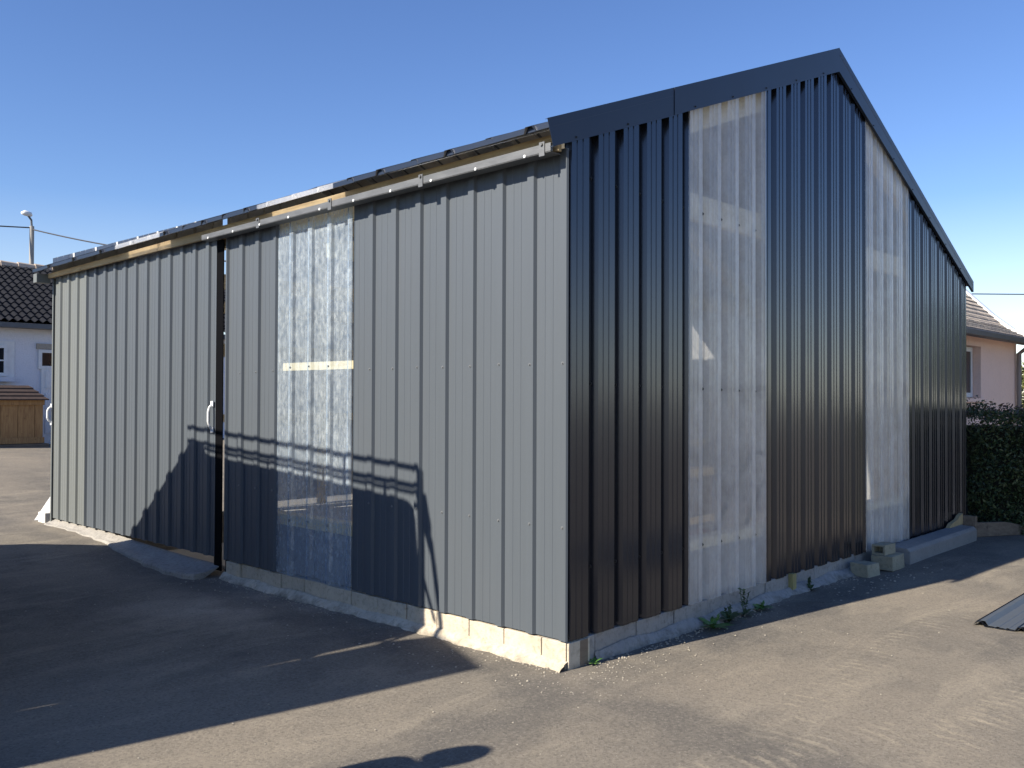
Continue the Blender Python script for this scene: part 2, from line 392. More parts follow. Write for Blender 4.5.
tag(gable_sheet(4.265, 5.345, [CLEAR_G, CLEAR_G, SCREW], 'clear_gable_sheet', .0025, rowsG), 'clear corrugated strip right of the ridge')
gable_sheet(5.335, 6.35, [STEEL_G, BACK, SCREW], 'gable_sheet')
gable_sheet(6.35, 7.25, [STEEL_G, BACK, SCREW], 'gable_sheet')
# --- hidden far walls (seen through the clear sheets), with the slit between two sheets
def far_wall(prof, f, top, name): return sheet(prof, f, lambda t: .1, top, th=.0015).build(name, [STEEL, BACK], shed)
far_wall(profile(.02, 7.56, .2), lambda t, d, h: (7.25 + d, t, h), lambda t: 2.86, 'rear_wall_sheet')
far_wall(profile(.0, 2.11, .2), lambda t, d, h: (t, 7.58 + d, h), lambda t: rake(t) - .06, 'end_wall_sheet')
far_wall(profile(2.185, 3.6, .2), lambda t, d, h: (t, 7.58 + d, h), lambda t: rake(t) - .06, 'end_wall_sheet')
far_wall(profile(3.6, 7.25, .2), lambda t, d, h: (t, 7.58 + d, h), lambda t: rake(t) - .06, 'end_wall_sheet')
# --- roof
def roof_sheet(y0, y1, side, mats, k):
    pr = profile(y0, y1, .12, .333, .045, .02, .034, micro=False)
    ln = 3.80 if side < 0 else 3.72
    def f(t, d, h):
        if side < 0: x = 3.6 - h
        else: x = 3.6 + h
        sl = .3864 if side < 0 else .444
        z = 4.497 - h * sl - .014 * t * min(1, h / 3.8) + k * .0025
        nx_, nz_ = (-sl * (1 if side < 0 else -1)), 1
        return (x + nx_ * d * .9, t, z + d * .93)
    return sheet(pr, f, lambda t: 0.005, lambda t: ln + (.0 if side > 0 else .012 * math.sin(t * 9)), th=0 if mats[0] is CLEAR_R else .0015).build('clear_roof_sheet' if mats[0] is CLEAR_R else 'roof_sheet', mats, shed)
spans = [(-.04, 1.02, 0), (1.0, 2.01, 0), (1.985, 2.97, 1), (2.95, 3.86, 0), (3.84, 4.62, 0), (4.585, 5.5, 1), (5.48, 6.55, 0), (6.53, 7.64, 0)]
for i, (a, b_, cl) in enumerate(spans):
    mt = [CLEAR_R, CLEAR_R] if cl else [ROOFM, UNDER]
    roof_sheet(a, b_, -1, mt, i % 2); roof_sheet(a, b_, 1, [CLEAR_R, CLEAR_R] if i in (4, 6) else [ROOFM, UNDER], i % 2)  # right slope: unseen clear sheets added to brighten the interior
MB().prism([(3.35, 4.39), (3.6, 4.515), (3.85, 4.385), (3.85, 4.40), (3.6, 4.53), (3.35, 4.405)], -.03, 7.65, lambda a, b, d: (a, d, b + .015)).build('ridge_cap', ROOFM, shed)
for ya, yb in ((-.03, 1.98), (2.97, 4.58), (5.5, 7.63)):  # dark strips added to stop sun slivers passing under the roof ribs
    MB().prism([(ya, -.002), (yb, -.002), (yb, .032), (ya, .032)], 0, .012, lambda a, b, d: (-.197 + d, a, 4.497 - 3.797 * .3864 - .014 * a + b)).build('eave_sun_stop', TRIM, shed)
for ya, yb in ((1.98, 2.97), (4.58, 5.5)):
    MB().prism([(ya, -.002), (yb, -.002), (yb, .032), (ya, .032)], 0, .004, lambda a, b, d: (-.197 + d, a, 4.497 - 3.797 * .3864 - .014 * a + b)).build('clear_eave_closure', CLEAR_R, shed)
# --- rake trims
def trim(xa, xb, ha, hb, yo, name='rake_trim', cut=0.):
    mb = MB(); za, zb = rake(xa), rake(xb)
    s = .3864 if xb <= 3.6 else -.444
    P = [(xa, za), (xb, zb), (xb + (0), zb - hb), (xa + cut, za - ha + cut * s)]
    mb.prism(P, yo - .0025, yo, lambda a, b, d: (a, d, b))
    mb.prism([(xa + .06, za - .0005 + .06 * s), (xb, zb - .0005), (xb, zb - .0035), (xa + .06, za - .0035 + .06 * s)], yo + .0002, .03, lambda a, b, d: (a, d, b))
    L = [(xa + cut, za - ha + cut * s), (xb, zb - hb), (xb, zb - hb + .004), (xa + cut, za - ha + cut * s + .004)]
    mb.prism(L, yo + .0002, yo + .022, lambda a, b, d: (a, d, b))
    n = int((xb - xa) / .5)
    for i in range(n):
        x = xa + .25 + i * .5; t = (x - xa) / (xb - xa); z = za + (zb - za) * t - (ha + (hb - ha) * t) + .02
        screw_at(mb, (x, yo - .0025, z), (0, -1, 0), 1, .005)
    return mb.build(name, [TRIM, SCREW], shed)
trim(-.24, 1.06, .165, .185, -.036, cut=.05)
trim(1.02, 3.597, .18, .205, -.040)
trim(3.603, 7.33, .205, .12, -.036)
# --- eaves: timber fascia, steel rail with bolts and brackets
MB().prism([(0.02, 2.93), (7.55, 2.856), (7.55, 2.905), (.02, 3.03)], -.078, -.05, lambda a, b, d: (d, a, b)).build('fascia_board', WOODB, shed)
rail = MB().prism([(.03, 2.92), (3.94, 2.87), (3.94, 2.91), (.03, 2.968)], -.135, -.114, lambda a, b, d: (d, a, b)).prism([(.03, 2.915), (3.94, 2.865), (3.94, 2.869), (.03, 2.919)], -.134, -.045, lambda a, b, d: (d, a, b)).build('door_rail', RAILM, shed, bevel=.002)
for i in range(10):
    y = .22 + i * .4; z = 2.935 - .0128 * y
    mb = MB(); mb.tube([(-.135, y, z - .012), (-.143, y, z - .012)], .009, 10); mb.build('rail_bolt', WHITEM, rail)
for y in (.09, 1.12, 2.1, 3.05):
    z = 2.935 - .0128 * y
    MB().box(-.141, -.1352, y - .02, y + .02, z - .035, z + .045).tube([(-.141, y, z + .03), (-.15, y, z + .03)], .009, 8).build('rail_bracket', RAILM, rail)
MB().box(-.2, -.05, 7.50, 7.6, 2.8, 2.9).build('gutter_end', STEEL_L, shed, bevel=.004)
# --- timber frame inside
def beam(name, x0, x1, y0, y1, z0, z1, m): return MB().box(x0, x1, y0, y1, z0, z1).build(name, m, shed)
beam('girt', .1, 7.15, .045, .1, 2.76, 2.94, WOODX); beam('girt', .1, 7.15, .045, .08, 1.585, 1.635, BLACKM if False else WOODG)
beam('sole_plate', .1, 7.15, .045, .16, .5, .57, WOODX); beam('sole_plate', .037, .16, .17, 3.7, .53, .61, WOOD)
beam('girt', .037, .1, .17, 3.7, 1.74, 1.80, WOOD); beam('girt', .037, .1, .17, 7.5, 2.83, 2.92, WOOD)
MB().prism([(.1, rake(.1) - .34), (3.6, rake(3.6) - .34), (3.6, rake(3.6) - .18), (.1, rake(.1) - .18)], .045, .115, lambda a, b, d: (a, d, b)).build('rafter', WOODX, shed)
MB().prism([(3.6, rake(3.6) - .34), (7.15, rake(7.15) - .34), (7.15, rake(7.15) - .18), (3.6, rake(3.6) - .18)], .045, .115, lambda a, b, d: (a, d, b)).build('rafter', WOODX, shed)
for y in (2.5, 5.0, 7.4):
    for a, b_ in ((.12, 3.59), (3.61, 7.1)):
        MB().prism([(a, rake(a) - .36 - .014 * y), (b_, rake(b_) - .36 - .014 * y), (b_, rake(b_) - .17 - .014 * y), (a, rake(a) - .17 - .014 * y)], y, y + .08, lambda a, b, d: (a, d, b)).build('rafter', WOODX, shed)
    MB().box(.12, 7.1, y - .005, y - .04, 2.6, 2.75).build('tie_beam', WOODX, shed)
for x, y in ((.12, .12), (3.6, .12), (7.1, .12), (3.6, 7.4), (.12, 7.4), (7.1, 7.4), (.12, 3.6), (7.1, 3.7)):
    beam('post', x - .05, x + .05, y, y + .1, 0, 2.86 if x != 3.6 else 4.2, WOOD)
beam('girt', .1, 7.15, 7.5, 7.56, 2.05, 2.22, WOODX); beam('girt', .1, 7.15, 7.5, 7.56, 1.2, 1.3, WOODX)
MB().box(.2, 7.2, .2, 7.5, -.05, .03).build('floor_slab', simple('dusty_concrete_floor', (.66, .61, .54), (.55, .5, .43), 3, .9), shed)
# --- block base and footing
blk = MB()
def blocks(mb, along, lo, hi, z0, z1, f, ln=.5, jit=.002):
    t = lo; k = 0
    while t < hi - .02:
        e = min(hi, t + ln * (1 if k else .62)); j = random.uniform(-jit, jit)
        mb.box(*f(t + .004, e - .004, z0, z1, j)); t = e; k += 1
blocks(blk, 'x', .15, 7.15, .165, .50, lambda a, b, z0, z1, j: (a, b, .046 + j, .19, z0, z1))
blocks(blk, 'y', .2, 3.7, .165, .53, lambda a, b, z0, z1, j: (.04 + j, .19, a, b, z0, z1))
blk.build('block_wall', BLOCK, shed)
ft = MB()
blocks(ft, 'x', .0, 4.2, -.05, .152, lambda a, b, z0, z1, j: (a, b, .012 + j * 2, .2, z0, z1), .42, .003)
ft.build('foundation_blocks', BLOCK, shed, bevel=.004); ft = MB()
blocks(ft, 'y', .01, 3.72, -.05, .150, lambda a, b, z0, z1, j: (-.002 + j * 3, .18, a, b, z0, z1), .3, .003)
ft.box(-.003, .19, -.004, .0095, -.05, .150)
ft.build('foundation_blocks', FOOT, shed, bevel=.004)
MB().box(4.2, 7.2, .03, .2, -.05, .14).build('floor_slab_edge', BLOCK, shed)
def rough(name, pathf, n, m, seed, parent=shed):
    """lumpy strip of mortar: pathf(t)->(x,y,outward vec,width,height)"""
    random.seed(seed); vs = []; C = 7
    for i in range(n + 1):
        x, y, o, w, h = pathf(i / n)
        ph = i * .35 + seed; w *= 1 + .16 * math.sin(ph) + .1 * math.sin(ph * 2.7) + random.uniform(-.04, .04); h *= 1 + .15 * math.sin(ph * .8 + 1) + random.uniform(-.05, .05)
        for k in range(C):
            q = k / (C - 1); hh = h * (1 - q ** 1.3) + random.uniform(-.002, .002) * (k > 0)
            vs.append((x + o[0] * w * q + random.uniform(-.004, .004), y + o[1] * w * q + random.uniform(-.004, .004), gz(x, y) + hh if k < C - 1 else gz(x, y) - .02))
    fs = [(i * C + k, i * C + k + 1, (i + 1) * C + k + 1, (i + 1) * C + k) for i in range(n) for k in range(C - 1)]
    return MB().add(vs, fs).build(name, m, parent, smooth=True)
rough('footing', lambda t: (-.003, .0 + t * 3.75, (-1, 0), .075, .05), 150, FOOT, 3)
rough('footing', lambda t: (.25 + t * 3.9, .008, (0, -1), .08 * min(1, .3 + t * 2), .06), 150, BLOCK, 4)
random.seed(11)
MB().box(.1, .17, -.006, .01, 0, .148).build('foundation_stub', WOODG, shed)
MB().box(2.73, 2.79, -.03, .01, -.02, .16).build('foundation_stub', WOODY, shed)
SLABM = masonry('worn_threshold', (.36, .34, .30), (.25, .235, .21), (.12, .11, .1), 4.)
# sill slab in front of the sliding leaf
sl = MB()
ny = 26; vs = []
for i in range(ny + 1):
    y = 3.85 + i * (7.55 - 3.85) / ny; w = .27 if y < 4.3 else .27 - .18 * ss(4.3, 6.2, y)
    if i == 0: w = .22
    w += random.uniform(-.02, .02); z = gz(0, y) * .6
    vs += [(.03, y, z + .095), (-w * .5, y, z + .055 + random.uniform(-.003, .003)), (-w + .012, y, z + .045 + random.uniform(-.004, .004)), (-w, y, z + .03), (-w - .012, y, z - .05)]
fs = [(i * 5 + k, i * 5 + k + 1, i * 5 + 6 + k, i * 5 + 5 + k) for i in range(ny) for k in range(4)] + [(0, 1, 2, 3, 4)]
sl.add(vs, fs).build('sill_slab', SLABM, shed)

# ------------------------------------------------------------------ inside the shed
mw = empty('lawn_mower', (2.9, .7, 0), 'dark push mower with slanted handle seen blurred behind the clear gable strip', 'mower')
MB().tube([(2.95, .55, .35), (3.2, .5, .75), (3.45, .45, 1.05)], .018, 8).tube([(2.95, .8, .35), (3.2, .75, .75), (3.45, .7, 1.05)], .018, 8).tube([(3.45, .45, 1.05), (3.45, .7, 1.05)], .018, 8).build('handlebar', BLACKM, mw)
MB().prism([(2.5, .12), (3.1, .12), (3.1, .3), (2.95, .4), (2.65, .4), (2.5, .3)], .5, .95, lambda a, b, d: (a, d, b)).build('deck', simple('mower_paint', (.25, .03, .02), None, 6, .4), mw, bevel=.02)
for x in (2.6, 3.05):
    for y in (.48, .97): MB().tube([(x, y - .03, .11), (x, y + .03, .11)], .11, 16).build('wheel', BLACKM, mw)
for i, (x, y, w, d, h) in enumerate(((4.2, 2.2, 1.1, .8, .75), (2.6, 4.6, 1.2, .8, .8), (5.9, 3.2, .9, .9, 1.0))):
    cr = empty('storage_crate', (x, y, 0), ['brown plank crate behind the clear strip right of the gable middle', 'brown plank crate behind the frosted clear sheet of the long wall', 'tall brown plank crate deep inside the shed'][i], 'crate', 'crates inside the shed')
    MB().box(x, x + w, y, y + d, .08, h).build('boards', WOODG, cr)
    for z in (.12, h - .1):
        MB().box(x - .02, x + w + .02, y - .02, y - .001, z, z + .08).build('batten', WOOD, cr)

# ------------------------------------------------------------------ things by the gable
BLOCKY = masonry('mossy_block', (.36, .34, .25), (.26, .24, .17), (.13, .12, .08))
def block_obj(name, x, y, lx, ly, lz, rz, z, label, cat, mat, group=None, holes=False):
    M = Matrix.Translation((x, y, z)) @ Matrix.Rotation(rz, 4, 'Z')
    mb = MB(); bm_ = 6
    nx_, ny_ = 6, 4
    mb.box(-lx / 2, lx / 2, -ly / 2, ly / 2, 0, lz, 0, M, jit=.009)
    o = mb.build(name, mat, None, bevel=.004)
    if holes: mb2 = MB()
    return tag(o, label, cat, group)
block_obj('concrete_block', 4.37, -.15, .34, .19, .13, .05, .0, 'pale concrete block on the ground against the end of the kerb, small block on top', 'concrete block', BLOCKY, 'loose concrete blocks by the gable')
block_obj('concrete_block', 3.92, -.13, .22, .15, .11, -.12, .0, 'single loose concrete block nearest the camera, left of the one carrying a brick', 'concrete block', BLOCKY, 'loose concrete blocks by the gable')
sb = empty('hollow_block', (4.35, -.13, .155), 'small hollow block with a dark open end, resting on the concrete block', 'concrete block')
M = Matrix.Translation((4.33, -.13, .137)) @ Matrix.Rotation(-.06, 4, 'Z')
hb = MB()
for a in ((-.11, .11, -.06, -.042, 0, .09), (-.11, .11, .042, .06, 0, .09), (-.11, .11, -.042, .042, 0, .016), (-.11, .11, -.042, .042, .074, .09), (.0, .02, -.042, .042, .016, .074)): hb.box(*a, 0, M)
hb.build('shell', BLOCKY, sb)
kerb = MB().prism([(-.235, -.02), (-.235, .115), (-.205, .145), (-.03, .15), (-.03, -.02)], 4.70, 6.72, lambda a, b, d: (d, a, b)).build('precast_kerb', CONC, None, bevel=.006)
tag(kerb, 'long grey precast concrete kerb lying along the foot of the gable', 'kerb')
o = MB().prism([(6.35, .15), (6.8, .15), (6.8, .27), (6.7, .25), (6.62, .215), (6.5, .2), (6.42, .19)], -.07, -.03, lambda a, b, d: (a, d, b)).build('insulation_board', simple('cream_foam', (.46, .36, .19), (.36, .27, .14), 12, .9), None)
tag(o, 'jagged cream offcut board behind the far end of the kerb', 'board')
o = MB().box(6.83, 6.90, -.19, -.06, .0, .24).build('timber_stake', WOODG, None, bevel=.003)
tag(o, 'short upright pale timber at the far end of the kerb', 'timber')
M = Matrix.Translation((7.35, -.20, .0))
o = MB().prism([(-.1, .0), (1.2, .0), (.95, .07), (.45, .15), (-.1, .16)], -.03, .03, lambda a, b, d: (6.98 + a * .75, -.16 - a * .42 + d, b)).build('old_plank', WOODG, None, bevel=.004)
tag(o, 'weathered grey brown plank standing on edge in front of the hedge', 'plank')
# stacked sheets lying on the yard at the right
for i in range(2):
    pr = profile(-2.42, -1.35, -1.385, .25, .03, .02, .028, micro=.0039)
    sh = sheet(pr, lambda t, d, h: (h + .02 * i, t - .02 * i, d + .006 + .006 * i + gz(h, t)), lambda t: 2.68 + .0, lambda t: 5.2, th=.002)
    for x in (3.0, 4.1, 5.0):
        for k in range(1, 5): screw_at(sh, (x, -1.385 - .25 * k + .0, .035 + .012 + .006), (0, 0, 1), 1, .004)
    o = sh.build('corrugated_sheet', [STEEL if i else STEEL_G, BACK], None)
    tag(o, ['dark ribbed steel sheet underneath, lying flat on the yard at the right', 'dark ribbed steel sheet on top, lying on the yard at the right'][i], 'metal sheet', 'spare sheets lying on the yard')
o = MB().prism([(0, .0), (.14, .0), (.34, .30), (.22, .33)], -.02, .02, lambda a, b, d: (-.02 + a * .68 + d * .7, 7.98 - a * .73 + d * .7, gz(0, 7.9) + b)).build('white_board', WHITEM, None, bevel=.003)
tag(o, 'short white board leaning at the far corner of the long wall', 'board')
o = MB().box(-.03, .16, 7.66, 7.86, .05, .2).build('white_brick', simple('chalk', (.7, .67, .6), None, 15, .9), None, bevel=.01)
tag(o, 'small whitish block on the ground beside the leaning white board', 'block')

# stones
random.seed(21); st = MB()
def stone(x, y, r):
    z = gz(x, y); k = 6; vs = []
    for i in range(3):
        for j in range(k):
            a = 2 * math.pi * j / k + i * .3; rr = r * (1., .85, .3)[i] * random.uniform(.7, 1.2)
            vs.append((x + rr * math.cos(a), y + rr * math.sin(a) * .8, z + (0, .45, .75)[i] * r * random.uniform(.8, 1.1)))
    st.add(vs, [(i * k + j, i * k + (j + 1) % k, (i + 1) * k + (j + 1) % k, (i + 1) * k + j) for i in range(2) for j in range(k)] + [tuple(range(2 * k, 3 * k))])
for _ in range(120): stone(random.uniform(-2.6, 7), -abs(random.gauss(0, 1.1)) - .1, random.uniform(.002, .007))
for _ in range(90): stone(random.uniform(.1, 4.2), -.1 - abs(random.gauss(0, .18)), random.uniform(.003, .008))
for _ in range(120): stone(-.12 - abs(random.gauss(0, .2)), random.uniform(-.2, 3.9), random.uniform(.004, .011))
for _ in range(70): stone(random.gauss(.05, .25), random.gauss(-.18, .12), random.uniform(.002, .006))
for _ in range(60): stone(3.6 + random.gauss(0, .5), -.35 + random.gauss(0, .12), random.uniform(.005, .014))
for _ in range(200): stone(random.uniform(-4, 0), random.uniform(0, 7), random.uniform(.003, .007))
for _ in range(420): stone(random.uniform(.2, 4.2), -.075 + random.gauss(0, .03), random.uniform(.003, .010))
for _ in range(420): stone(-.08 + random.gauss(0, .03), random.uniform(.0, 3.8), random.uniform(.003, .009))
for _ in range(110): stone(random.uniform(-.4, .6), random.gauss(-.15, .2), random.uniform(.002, .006))
tag(st.build('gravel', masonry('pale_stone', (.4, .36, .29), (.28, .25, .2), (.25, .22, .18), 20)), 'scattered pale grit and small stones on the asphalt', 'gravel', kind='stuff')

# ------------------------------------------------------------------ vegetation
def leafmat(name, a, b_, c_):
    m, nt, b = newmat(name)
    oi = nt.nodes.new('ShaderNodeNewGeometry')
    r = nt.nodes.new('ShaderNodeValToRGB'); e = r.color_ramp.elements
    e.new(.5)
    for i, (p, c) in enumerate(((0, a), (.6, b_), (1, c_))): e[i].position = p; e[i].color = (*c, 1)
    nt.links.new(oi.outputs['Random Per Island'], r.inputs[0]); nt.links.new(r.outputs[0], b.inputs['Base Color'])
    b.inputs['Roughness'].default_value = .5
    b.inputs['Transmission Weight'].default_value = 0
    return m
HEDGEM = leafmat('hedge_leaves', (.02, .04, .014), (.045, .075, .025), (.11, .13, .05))
REDTIP = leafmat('hedge_tips', (.06, .03, .025), (.09, .045, .035), (.05, .06, .02))
TREEM = leafmat('tree_leaves', (.08, .10, .03), (.12, .14, .04), (.2, .19, .06))
DARKT = leafmat('dark_tree_leaves', (.02, .035, .015), (.035, .055, .02), (.06, .08, .03))
BARK = simple('bark', (.12, .09, .06), (.07, .05, .035), 20, .9)
def leaf(mb, p, s, mi=0):
    d = Vector([random.gauss(0, 1) for _ in range(3)]).normalized(); u = d.orthogonal().normalized(); w = d.cross(u)
    a = random.uniform(0, 6.28); u, w = u * math.cos(a) + w * math.sin(a), w * math.cos(a) - u * math.sin(a)
    p = Vector(p); mb.add([p - u * s, p + w * s * .45 + d * s * .1, p + u * s, p - w * s * .45 + d * s * .1], [(0, 1, 2, 3)], mi)
random.seed(5)
hx0, hx1, hy0, hy1, hz = 7.52, 8.5, -1.35, .75, 1.35
hg = empty('clipped_hedge', (8, -.3, 0), 'dense dark green clipped hedge beside the gable with reddish tips', 'hedge')
MB().box(hx0 + .14, hx1 - .14, hy0 + .14, hy1 - .14, .02, hz - .14).build('inner_branches', simple('twig_mass', (.02, .018, .012), (.012, .016, .008), 25, .95), hg)
lv = MB()
for _ in range(20000):
    f = random.random(); y = random.uniform(hy0, hy1)
    wob = .05 * math.sin(y * 5.1) + .04 * math.sin(y * 13)
    if f < .62: x = hx0 + wob * .8 + abs(random.gauss(0, .07)); z = random.uniform(0, hz + .05)
    elif f < .8: x = random.uniform(hx0, hx1); z = hz + wob + random.gauss(0, .05)
    else:
        x = random.uniform(hx0, hx1); z = random.uniform(0, hz); y = random.choice((hy0, hy1)) + random.gauss(0, .05)
    x += .05 * math.sin(z * 9 + y * 4)
    leaf(lv, (x, y, max(.01, z)), random.uniform(.012, .03))
for _ in range(380):
    x = random.uniform(hx0, hx1); y = random.uniform(hy0, hy1); h = random.uniform(.05, .16)
    for k in range(5): leaf(lv, (x + random.gauss(0, .012), y + random.gauss(0, .012), hz - .02 + h * k / 4), random.uniform(.014, .026), 1)
lv.build('foliage', [HEDGEM, REDTIP], hg)

def tree(x, y, h, cr, label, mat, nleaf, z0=0, name='garden_tree', group=None, ls=.06):
    t = empty(name, (x, y, z0), label, 'tree', group)
    tr = MB(); tr.tube([(x, y, z0 - .1), (x + .05, y, z0 + h * .25), (x - .04, y + .05, z0 + h * .55), (x, y, z0 + h * .85)], [h * .03, h * .024, h * .016, h * .006], 10)
    cl = []
    for k in range(16):
        a = k * 2.4; hh = z0 + h * random.uniform(.22, .6); L = cr * random.uniform(.5, .95)
        e = (x + math.cos(a) * L, y + math.sin(a) * L, hh + h * random.uniform(.08, .34))
        tr.tube([(x, y, hh), ((x + e[0]) / 2, (y + e[1]) / 2, (hh + e[2]) / 2 + .1), e], [h * .010, h * .006, h * .002], 6)
        cl.append((e, cr * random.uniform(.28, .5)))
    for k in range(8): cl.append(((x + random.gauss(0, cr * .3), y + random.gauss(0, cr * .3), z0 + h * random.uniform(.6, .95)), cr * random.uniform(.3, .45)))
    tr.build('trunk', BARK, t, smooth=True)
    cm = MB()
    for _ in range(nleaf):
        (c0, r) = random.choice(cl); d = Vector([random.gauss(0, 1) for _ in range(3)]).normalized() * r * random.random() ** .4
        leaf(cm, (c0[0] + d.x, c0[1] + d.y, c0[2] + d.z * .8), random.uniform(ls * .6, ls * 1.3))
    cm.build('crown', mat, t); return t
tree(19.6, 1.5, 2.5, 1.5, 'yellow green leafy tree behind the corner of the pink house', TREEM, 9000)
tree(15.5, -1.5, 3.8, 1.9, 'dark leafy tree beyond the hedge, outside the right edge', DARKT, 7000, ls=.09)

WEED = leafmat('weed_leaves', (.05, .13, .02), (.07, .17, .03), (.1, .2, .04))
WEEDD = leafmat('dark_weed_leaves', (.025, .05, .015), (.035, .07, .02), (.05, .09, .03))
def weed(x, y, n, L, label, m=WEED, tall=0.):
    mb = MB()
    for k in range(n):
        a = 2 * math.pi * k / n + random.uniform(-.3, .3); l = L * random.uniform(.6, 1.1); w = l * .16; up = random.uniform(.25, .9)
        dx, dy = math.cos(a), math.sin(a); pts = []
        for q in (0, .35, .7, 1):
            r = l * q; z = .005 + l * up * (q - .55 * q * q) ; ww = w * (.25, 1, .8, .05)[int(q * 3 + .01)]
            pts.append(((x + dx * r - dy * ww, y + dy * r + dx * ww, z), (x + dx * r + dy * ww, y + dy * r - dx * ww, z)))
        vs = [p for pr in pts for p in pr]; mb.add(vs, [(0, 1, 3, 2), (2, 3, 5, 4), (4, 5, 7, 6)])
    if tall:
        for k in range(3):
            e = (x + random.uniform(-.05, .05), y + random.uniform(-.03, .03), tall * random.uniform(.7, 1))
            mb.tube([(x, y, 0), e], [.003, .002], 5)
            for j in range(7): q = .4 + .6 * j / 6; leaf(mb, (x + (e[0] - x) * q, y + (e[1] - y) * q, e[2] * q), .022)
    tag(mb.build('weed_plant', m), label, 'weed', 'weeds at the foot of the gable')
weed(.19, -.03, 9, .06, 'small bright green weed at the near corner of the gable footing')
weed(1.38, -.12, 11, .15, 'broad leaved weed nearest the camera of those below the clear strip', WEED, .1)
weed(1.62, -.10, 9, .13, 'dark leafy weed, second from the left below the clear strip', WEEDD, .12)
weed(1.86, -.08, 9, .11, 'weed with tall dark stalks below the clear strip', WEEDD, .2)
weed(2.1, -.08, 11, .12, 'low spreading green weed at the right end of the clump', WEED, .06)
weed(2.95, -.06, 8, .09, 'dark weed just right of the yellow timber stub', WEEDD, .12)

# ------------------------------------------------------------------ white house at the back left
HY = 18.0; G0 = .46
wh = empty('white_house', (0, HY, G0), 'low white rendered house with a dark corrugated tiled roof', 'house')
HX0, HX1, EZ = -6.0, 10., 3.12
MB().box(HX0, HX1, HY, HY + 7, G0 - .3, EZ).build('wall', RENDER, wh)
def pantile(name, x0, x1, y0, z0, run, rise, mats, parent, per=.22, amp=.035, rows=9, ydir=1, seed=0):
    n = int((x1 - x0) / per * 6); vs = []; R_ = rows
    for r in range(R_):
        for e in (0, 1):
            q = (r + e) / R_
            for i in range(n + 1):
                x = x0 + (x1 - x0) * i / n
                vs.append((x, y0 + ydir * run * q, z0 + rise * q + amp * math.sin(2 * math.pi * (x - x0) / per) + (.03 * (1 - e))))
    fs = []; n1 = n + 1
    for r in range(R_):
        a = r * 2 * n1
        for i in range(n): fs.append((a + i, a + i + 1, a + n1 + i + 1, a + n1 + i))
        if r < R_ - 1:
            for i in range(n): fs.append((a + n1 + i, a + n1 + i + 1, a + 2 * n1 + i + 1, a + 2 * n1 + i))
    return MB().add(vs, fs).build(name, mats, parent, smooth=False)
TILE = simple('dark_tiles', (.014, .015, .02), (.008, .009, .012), 7, .85, 0, .3, spec=.15)
TILEL = simple('ridge_tiles', (.42, .36, .3), (.3, .25, .2), 7, .8)
roof = pantile('roof', HX0 - .3, HX1 + .3, HY - .3, EZ + .0, 3.3, 1.62, TILE, wh, per=.17, amp=.028, rows=14)
pantile('roof', HX0 - .3, HX1 + .3, HY + 7.3, EZ + .0, 4.3, 1.62, TILE, wh, ydir=-1)
rd = MB(); x = HX0 - .3
while x < HX1 + .3:
    rd.tube([(x, HY + 3.02, EZ + 1.60), (x + .42, HY + 3.02, EZ + 1.60)], [.13, .10], 8); x += .4
rd.build('ridge', TILEL, roof)
MB().box(HX0 - .2, HX1 + .2, HY - .33, HY - .0, EZ - .13, EZ - .03).build('gutter', simple('gutter_grey', (.1, .11, .12), None, 6, .5), wh)
def window(x0, x1, z0, z1, parent, y=HY, cols=2, rws=3, sill=True, frame=WHITEM):
    GL = GLASS
    w = MB().box(x0, x1, y - .02, y + .02, z0, z0 + .07).box(x0, x1, y - .02, y + .02, z1 - .07, z1).box(x0, x0 + .07, y - .02, y + .02, z0 + .07, z1 - .07).box(x1 - .07, x1, y - .02, y + .02, z0 + .07, z1 - .07)
    for k in range(1, cols): q = x0 + (x1 - x0) * k / cols; w.box(q - .03, q + .03, y - .018, y + .02, z0 + .07, z1 - .07)
    for k in range(1, rws): q = z0 + (z1 - z0) * k / rws; w.box(x0 + .07, x1 - .07, y - .014, y + .018, q - .015, q + .015)
    wo = w.build('window', frame, parent)
    MB().box(x0 + .06, x1 - .06, y - .008, y - .003, z0 + .06, z1 - .06).build('pane', GL, wo)
    if sill: MB().box(x0 - .12, x1 + .12, y - .12, y + .0, z0 - .12, z0 - .02).build('sill', RENDER, wo)
    return wo
m, nt, b = newmat('dark_glass'); b.inputs['Base Color'].default_value = (.012, .014, .018, 1); b.inputs['Roughness'].default_value = .04; GLASS = m
MB().box(1.6, 3.05, HY - .03, HY - .004, 1.86, 2.70).build('window_surround', WHITEM, wh)
window(1.72, 2.90, 1.95, 2.62, wh, y=HY - .05, rws=2)
MB().box(3.5, 4.7, HY - .05, HY - .002, 2.56, 2.68).build('lintel', PIERM, wh)
window(3.54, 4.55, 2.12, 2.55, wh, y=HY - .03, cols=1, rws=1, sill=False)
dr = MB().box(3.6, 4.6, HY - .04, HY - .003, G0, 2.16).build('door', WHITEM, wh)
for z in (.7, 1.2, 1.7): MB().box(3.68, 4.5, HY - .055, HY - .041, z, z + .38).build('door_panel', WHITEM, dr, bevel=.006)
